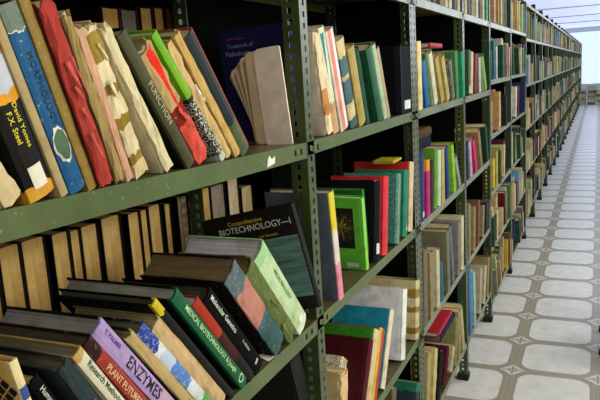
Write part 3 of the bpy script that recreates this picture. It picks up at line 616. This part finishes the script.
TAKEN = {}
SH = {0: 'highest visible shelf', 1: 'second shelf down', 2: 'third shelf down', 3: 'fourth shelf down', 4: 'lowest shelf'}
GRP = {1.405: 'books on the upper shelf', 1.005: 'books on the middle shelf', .605: 'books on the lower shelf', .205: 'books on the bottom shelf', 1.785: 'books on the highest shelf'}
counts = {}
for (n, X, y, z, l, t, h, w, st) in BOOKS:
    bay = max(i for i in range(NB) if PY[i] <= y)
    lv = min(GRP, key=lambda g: abs(g-(z-.01)))
    grp = '%s of the %s bay' % (GRP[lv], ORD[bay])
    if 'au' in st:
        a = st['au']; counts[a] = counts.get(a, 0)+1
        lab = '%s book, %s from left, %s, %s bay' % (n, ORD[counts[a]-1], SH[a[0]], ORD[a[1]-1])
    else: lab = st['label']
    if st.get('kind') == 'box_file': boxfile(X, y, z, t, h, w, lab); continue
    book(X, y, z, l, t, h, w, st, label=lab, group=grp)

# books turned face-on to the camera
bio = book(-.541, 1.2755, 1.052, R(2), .018, .235, .235, dict(c='1a1416', board='171113', pc='6a665c'), roll=-R(12),
     label='black book with white title BIOTECHNOLOGY and yellow script facing the camera', group='books on the middle shelf of the first bay')
def on_board(t, xc, zc):
    return lambda x, y, z: (xc+x, -t/2-.0005-z, zc+y)
lettering(bio, 'BIOTECHNOLOGY—I', .0205, 'c4c4c0', on_board(.018, -.105, .2), .93)
lettering(bio, 'Comprehensive', .014, 'c0a020', on_board(.018, -.125, .216), 1)
lettering(bio, 'and Genetics', .009, 'a89020', on_board(.018, -.075, .177), 1)
bm = bmesh.new(); bx(bm, -.115, -.006, -.0098, -.009, .03, .168)
m, nt, bs = new_mat('teal_cover_picture'); tc = N(nt, 'ShaderNodeTexCoord'); mp = N(nt, 'ShaderNodeMapping'); mp.inputs['Scale'].default_value = (6, 6, 90)
nt.links.new(tc.outputs['Object'], mp.inputs[0]); nn = noise(nt, mp.outputs[0], 1.2, 4)
nt.links.new(ramp(nt, nn, [(.3, lin('20363a')), (.5, lin('4a6a6c')), (.7, lin('6f8c86'))]), bs.inputs['Base Color'])
mk('cover_picture', bm, m, bio)

nv = book(-.606, 1.375, 1.406, R(2), .03, .258, .172, dict(c='1c1e50', board='1a1c4a', pc='8a7c5c'), roll=-R(3),
     label='navy textbook face-on behind the fanned pages beside the nearest post', group='books on the upper shelf of the first bay')
lettering(nv, 'Textbook of', .013, '8088a8', on_board(.03, -.12, .222)); lettering(nv, 'Pathology', .015, '8a90a8', on_board(.03, -.13, .205))
lettering(nv, 'Fifth edition', .007, 'a04838', on_board(.03, -.13, .238), 1.3)

fan = empty('fanned_book', (-.605, 1.282, 1.405))
tag(fan, 'old cream book standing with its pages fanned open left of the nearest post', 'book', 'books on the upper shelf of the first bay')
def leaf(name, w, h, t, roll, yaw, off, hexc, rc=.014, mat=None):
    bm = bmesh.new(); pts = []
    for cx, cz, a0 in ((-w+rc, rc, 180), (-rc*.4, rc*.4, 270), (-rc*.4, h-rc*.4, 0), (-w+rc, h-rc, 90)):
        rr = rc if cx < -w/2 else rc*.4
        for s in range(5):
            a = R(a0+90*s/4); pts.append((cx+rr*math.cos(a), cz+rr*math.sin(a)))
    A = [bm.verts.new((x, -t/2, z)) for x, z in pts]; B = [bm.verts.new((x, t/2, z)) for x, z in pts]
    bm.faces.new(A); bm.faces.new(B[::-1])
    for k in range(len(A)): bm.faces.new([A[k], B[k], B[(k+1) % len(A)], A[(k+1) % len(A)]])
    o = mk(name, bm, mat or plain('aged_paper', hexc, .85, .15, .12, 25), fan)
    o.rotation_euler = (0, -roll, yaw); o.location = off; return o
leaf('front_board', .062, .206, .004, R(5), 0, (.022, -.012, .0005), 'e8dcc6')
fr = random.Random(4)
for k in range(11):
    u = (k+1)/11
    leaf('page_section', .060+.002*(k % 3), .198-.028*u-.008*(k % 2), .0028, -R(2)-R(24)*u+0*R(5), 0, (-.006-.012*u, -.006+.0042*k, .005+.022*u*u), ['dcc8a0', 'a48e64', 'e2d2b0'][k % 3], .012)
for o in [c for c in fan.children if c.name.startswith('page_section')]: o.rotation_euler[1] = -abs(o.rotation_euler[1])

pal = book(-.574, 1.70, 1.008, R(9), .022, .212, .165, dict(c='86cc58', board='62c03c', pc='c8c8b8'), roll=R(1.5),
     label='bright green book with a dark palm tree picture on its front cover', group='books on the middle shelf of the second bay')
bm = bmesh.new(); bx(bm, -.15, -.03, -.0118, -.0108, .064, .182)
m, nt, bs = new_mat('palm_photograph'); tc = N(nt, 'ShaderNodeTexCoord'); 
sep = N(nt, 'ShaderNodeSeparateXYZ'); nt.links.new(tc.outputs['Object'], sep.inputs[0])
dx = math_n(nt, 'ADD', sep.outputs[0], .07); dz = math_n(nt, 'SUBTRACT', sep.outputs[2], .125)
ang = math_n(nt, 'ARCTAN2', dz, dx); rad = math_n(nt, 'SQRT', math_n(nt, 'ADD', math_n(nt, 'MULTIPLY', dx, dx), math_n(nt, 'MULTIPLY', dz, dz)))
nn = noise(nt, tc.outputs['Object'], 70, 5)
ray = math_n(nt, 'ABSOLUTE', math_n(nt, 'SINE', math_n(nt, 'ADD', math_n(nt, 'MULTIPLY', ang, 5), math_n(nt, 'MULTIPLY', nn, 9))))
fro = math_n(nt, 'MULTIPLY', math_n(nt, 'MULTIPLY', ray, math_n(nt, 'SUBTRACT', 1.25, math_n(nt, 'MULTIPLY', rad, 20), clamp=True)), nn)
nt.links.new(ramp(nt, fro, [(.1, lin('0a0e08')), (.3, lin('4a4414')), (.6, lin('b0a048'))]), bs.inputs['Base Color'])
mk('cover_picture', bm, m, pal)
bm = bmesh.new(); bx(bm, -.058, -.024, -.0118, -.0108, .008, .02); mk('barcode_label', bm, plain('paper_label', 'd0d4d0', .7), pal)
lettering(pal, 'BIOLOGY', .011, 'd0d030', on_board(.022, -.085, .046))
book(-.585, 1.745, 1.007, R(7), .018, .225, .17, dict(c='2a7a24', board='256e20', pc='b0b098'), label='darker green book directly behind the palm tree cover', group='books on the middle shelf of the second bay')

# books lying flat on top of others
def lying(X, y, z, w, L, t, st, label, yaw=0, group=None):
    # spine towards the aisle, length along the row
    return book(X, y-L/2, z+t/2, -R(90), t, L, w, st, label=label, group=group, flat=True)
lying(-.60, 2.12, 1.25, .07, .1, .009, dict(c='b8a828', pc='b8b0a0'), 'yellow booklet lying on top of the row beside the double post')
lying(-.575, 2.63, 1.622, .17, .22, .018, dict(c='9a1420', pc='c4c4bc'), 'red book lying flat on top of the ochre books in the third bay')
lying(-.62, 2.55, 1.235, .2, .3, .05, dict(c='141a30', pc='3a3a3c', tat=1), 'thick dark navy book lying above the magenta one in the third bay')
lying(-.60, 2.5, 1.287, .2, .26, .035, dict(c='4a3828', pc='6a5c44', tat=1), 'brown book lying on the thick navy one in the third bay')
lying(-.575, 2.75, .425, .2, .3, .03, dict(c='1c2040', pc='6a6a5c', tat=1), 'navy book lying flat on the lowest books of the third bay')
lying(-.58, 2.72, .457, .19, .28, .018, dict(c='a82030', pc='c0c0b8'), 'red booklet lying on top of the flat navy book')
# rows seen from behind: fore-edges towards us
def rev(y0, y1, z, top, pc, label, grp, cc='12110f', X=-.905, w=.17):
    t = (y1-y0); h = top-z
    book(X-w, (y0+y1)/2, z+.0006, 0, t, h, w, dict(c=cc, pc=pc, wear=0), label=label, group=grp, yaw=math.pi)
BACK = [(0.721, 0.77, 1.291, 'c8a868', 1.005), (0.773, 0.8202, 1.294, 'c8a868', 1.005), (0.8218, 0.877, 1.293, 'c8a868', 1.005), (0.892, 0.9367, 1.288, 'c8a868', 1.005), (0.9383, 0.967, 1.284, 'c8a868', 1.005), (0.968, 1.017, 1.285, 'c8a868', 1.005), (1.026, 1.088, 1.288, 'c8a868', 1.005), (1.11, 1.1512, 1.28, 'c8a868', 1.005), (1.1528, 1.1802, 1.279, 'c8a868', 1.005), (1.1818, 1.229, 1.282, 'c8a868', 1.005), (1.241, 1.268, 1.275, 'c8a868', 1.005), (1.294, 1.34, 1.281, 'b4a07a', 1.005), (1.342, 1.385, 1.281, 'b4a07a', 1.005), (1.392, 1.4442, 1.282, 'c8a868', 1.005), (1.4458, 1.517, 1.28, '8c8478', 1.005), (1.532, 1.594, 1.284, 'c0b498', 1.005), (1.605, 1.672, 1.249, 'b4a07a', 1.005), (1.906, 1.967, 1.308, 'a04c28', 1.005), (2.211, 2.267, 1.286, 'b4a07a', 1.005), (2.268, 2.316, 1.272, 'b4a07a', 1.005), (2.328, 2.368, 1.26, 'b4a07a', 1.005), (2.376, 2.411, 1.254, 'b4a07a', 1.005), (2.414, 2.456, 1.249, 'b4a07a', 1.005), (1.1, 1.155, 1.706, '9a7c44', 1.405), (1.159, 1.214, 1.706, '5a5850', 1.405), (1.225, 1.269, 1.714, '9a7c44', 1.405), (1.276, 1.314, 1.717, '9a7c44', 1.405), (1.318, 1.3832, 1.72, '9a7c44', 1.405), (1.3848, 1.444, 1.722, '9a7c44', 1.405), (1.448, 1.484, 1.714, '5a5850', 1.405), (1.494, 1.537, 1.712, 'c8a868', 1.405), (1.539, 1.573, 1.684, 'c0b498', 1.405)]
for k, (y0, y1, top, pc, z) in enumerate(BACK):
    nm = 'middle' if z < 1.2 else 'upper'
    side = 'first' if y1 < 1.32 or z > 1.2 else 'first'
    idx = [b for b in BACK if b[4] == z].index((y0, y1, top, pc, z))
    colr = {'c8a868': 'tan', 'a04c28': 'russet', 'b4a07a': 'buff', '8c8478': 'grey', 'c0b498': 'pale', '9a7c44': 'brown', '5a5850': 'dark grey'}[pc]
    rev(y0, y1, z, top, pc, 'book with %s page edges outward, %s from the left in the %s back row' % (colr, ORD[idx], nm), 'back row books on the %s shelf' % nm, cc='14100f' if z < 1.2 else '2a0f10')

# ---------------------------------------------------------------- further bays
PAL = [('cream', 'c4b890', 5), ('tan', 'a8905c', 4), ('buff', 'b8a070', 4), ('brown', '5c4228', 3), ('olive green', '5c6a34', 3), ('dark green', '1f4a34', 3), ('off-white', 'c0c0b0', 3), ('navy blue', '1e2c54', 2), ('light blue', '5c8cb4', 1.2), ('maroon', '5c1c24', 1.5), ('pale green', '94b07c', 2), ('salmon', 'c08c70', 1.3), ('grey', '70706a', 2), ('black', '1a1c1a', 2), ('yellow', 'c4a83c', .8), ('teal', '1e6a6c', 1.2)]
rn = random.Random(11)
def shelf_fill(bay, z, ztop, lead=None):
    y = PY[bay]+.05; e = PY[bay+1]-.04; out = []; k = 0
    lean = 0
    while y < e-.03:
        t = rn.choice([.022, .03, .035, .042, .05]); hmax = ztop-z-.045
        h = min(hmax, rn.uniform(.16, .255)); 
        if rn.random() < .28: lean = rn.choice([0, R(3), R(7), R(12), -R(6), R(17), -R(10)])
        name, hc = (lead[k] if lead and k < len(lead) else rn.choices([(a, b) for a, b, c in PAL], [c for a, b, c in PAL])[0])
        adv = t/math.cos(lean)+.004+(rn.uniform(.05, .13) if rn.random() < .12 else 0)+rn.choice([0, 0, .004, .012])
        if lean > 0 and k == 0: y += h*math.sin(lean)
        if y+t > e: break
        if not (rn.random() < .03):
            out.append((X0+.005-rn.choice([-.012, 0, .008, .02, .035]), y+t/2, z+t/2*abs(math.sin(lean))+.0005, lean, t, h*math.cos(lean), rn.uniform(.14, .19), name, hc))
        y += adv; k += 1
    return out
LEAD = {(4, 5): [('brown', '6a4c34'), ('salmon', 'b08c70'), ('tan', 'b09468'), ('orange tan', 'b8804c'), ('salmon', 'c0a080')],
        (4, 4): [('teal', '155a58'), ('teal', '1a605c'), ('pale green', 'a8b890'), ('navy blue', '263a74'), ('navy blue', '2c4480'), ('off-white', 'a8b4b8')],
        (4, 3): [('cream', 'b0a488'), ('light blue', '2e7cc0'), ('light blue', '3484c8'), ('salmon', 'c88c60'), ('tan', 'b8905c'), ('cream', 'b8a888'), ('salmon', 'b88c78')],
        (4, 2): [('yellow', 'd0b828'), ('yellow', 'c8b020'), ('buff', '9a8c60'), ('pale green', '7cb03c'), ('off-white', 'b8bcb0'), ('brown', '5a4030')],
        (5, 4): [('dark green', '163c30'), ('dark green', '1c4436'), ('tan', 'a89058'), ('pale green', 'a8b84c')]}
IND = []; REST = []
budget = 300-len(BOOKS)-len(BACK)-13
for bay in range(4, NB):
    lv = levels(bay)
    for j in range(len(lv)-1, -1, -1):
        z = lv[j]; zt = lv[j+1] if j < len(lv)-1 else None
        if zt is None: continue
        L = shelf_fill(bay, z, zt, LEAD.get((bay, j)))
        if bay in (4, 5) and budget > 0 and j >= (1 if bay == 4 else 2):
            for idx, b in enumerate(L):
                if budget > 0:
                    IND.append((bay, j, idx, len(lv)-2-j, b)); budget -= 1
                else: REST.append(b)
        else: REST += L
for (bay, j, idx, down, b) in IND:
    X, y, z, l, t, h, w, nm, hc = b
    book(X, y, z, l, t, h, w, dict(c=hc, wear=idx % 2), simple=True,
         label='%s book, %s from left, %s shelf from the top, %s bay' % (nm, ORD[idx], ORD[down], ORD[bay]), group='books on the %s shelf of the %s bay' % (ORD[down], ORD[bay]))
bm = bmesh.new(); mats = [plain('far_book_cover', h, .55, .3, .2, 12) for _, h, _ in PAL]+[page_mat('b8a880')]
pidx = {h: i for i, (_, h, _) in enumerate(PAL)}
for (X, y, z, l, t, h, w, nm, hc) in REST:
    mi = pidx.get(hc, 0); c = .0025
    vs = bx(bm, -w, 0, -t/2, -t/2+c, 0, h, mi)[0]+bx(bm, -w, 0, t/2-c, t/2, 0, h, mi)[0]+bx(bm, -c, 0, -t/2+c, t/2-c, 0, h, mi)[0]
    vs += bx(bm, -w+.003, -c, -t/2+c, t/2-c, .003, h-.004, len(PAL))[0]
    mt = Matrix.Translation((X, y, z)) @ Matrix.Rotation(l, 4, 'X')
    for v in vs: v.co = mt @ v.co
o = mk('distant_books', bm, mats); tag(o, 'distant rows of mixed old books filling the far bays of the long shelving', 'books', None, 'stuff')

# heap of old volumes at the end of the aisle
hp = random.Random(3)
HG = 'old volumes heaped at the end of the aisle'
for col in range(4):
    zc = 0
    for k in range(hp.randint(7, 8)):
        t = hp.uniform(.05, .1); hc = hp.choice(['8a8c80', 'b0b2a6', '7c7e76', 'b4b2a0', '94968e'])
        st = dict(c=hc, pc='a8a490')
        o = book(-.38+col*.31+hp.uniform(-.03, .03), 25.2+hp.uniform(-.1, .1)-.15, zc+t/2+.0005, -R(90), t, .36, .29, st, simple=True,
                 label='old volume, %s up from the floor in the %s pile of the far heap' % (ORD[k], ORD[col]), group=HG)
        zc += t+.001

# scraps of paper
sc = bmesh.new(); vs = [sc.verts.new(p) for p in ((0,0,0),(.004,.03,0),(-.02,.034,.003),(-.028,.006,.005))]; sc.faces.new(vs)
o = mk('paper_scrap', sc, plain('white_paper', 'd8d4cc', .8), None); o.location = (-.575, 1.075, 1.0062)
m_ = o.modifiers.new('thickness', 'SOLIDIFY'); m_.thickness = .0006; tag(o, 'torn white paper scrap lying at the edge of the middle shelf', 'paper')
sc = bmesh.new(); vs = [sc.verts.new(p) for p in ((0,0,0),(0,.034,.004),(0,.036,.018),(0,.022,.013),(0,.012,.022),(0,.004,.014))]; sc.faces.new(vs)
o = mk('torn_sticker', sc, plain('white_paper', 'd8d4cc', .8), None); o.location = (-.5694, 1.115, 1.379)
m_ = o.modifiers.new('thickness', 'SOLIDIFY'); m_.thickness = .0005; m_.offset = 1; tag(o, 'torn white sticker on the green front edge of the upper shelf', 'sticker')

# step stool at the right edge
st_ = empty('step_stool', (.27, 3.83, 0)); tag(st_, 'black metal step stool leg just entering the right edge of the aisle', 'stool')
bk = plain('black_metal', '15171a', .4)
bm = bmesh.new(); bx(bm, -.2, .2, -.16, .16, .36, .385); bmesh.ops.bevel(bm, geom=list(bm.edges), offset=.008, segments=2, affect='EDGES'); mk('seat', bm, bk, st_)
for sx in (-1, 1):
    for sy in (-1, 1):
        bm = bmesh.new(); cyl(bm, (sx*.225, sy*.17, .012), (sx*.18, sy*.14, .365), .011); lg = mk('leg', bm, bk, st_)
        bm = bmesh.new(); cyl(bm, (sx*.227, sy*.17, 0), (sx*.2235, sy*.168, .03), .016); mk('foot', bm, plain('black_rubber_foot', '101210', .6), lg)
    bm = bmesh.new(); cyl(bm, (sx*.21, -.158, .15), (sx*.21, .158, .15), .008); mk('stretcher', bm, bk, st_)
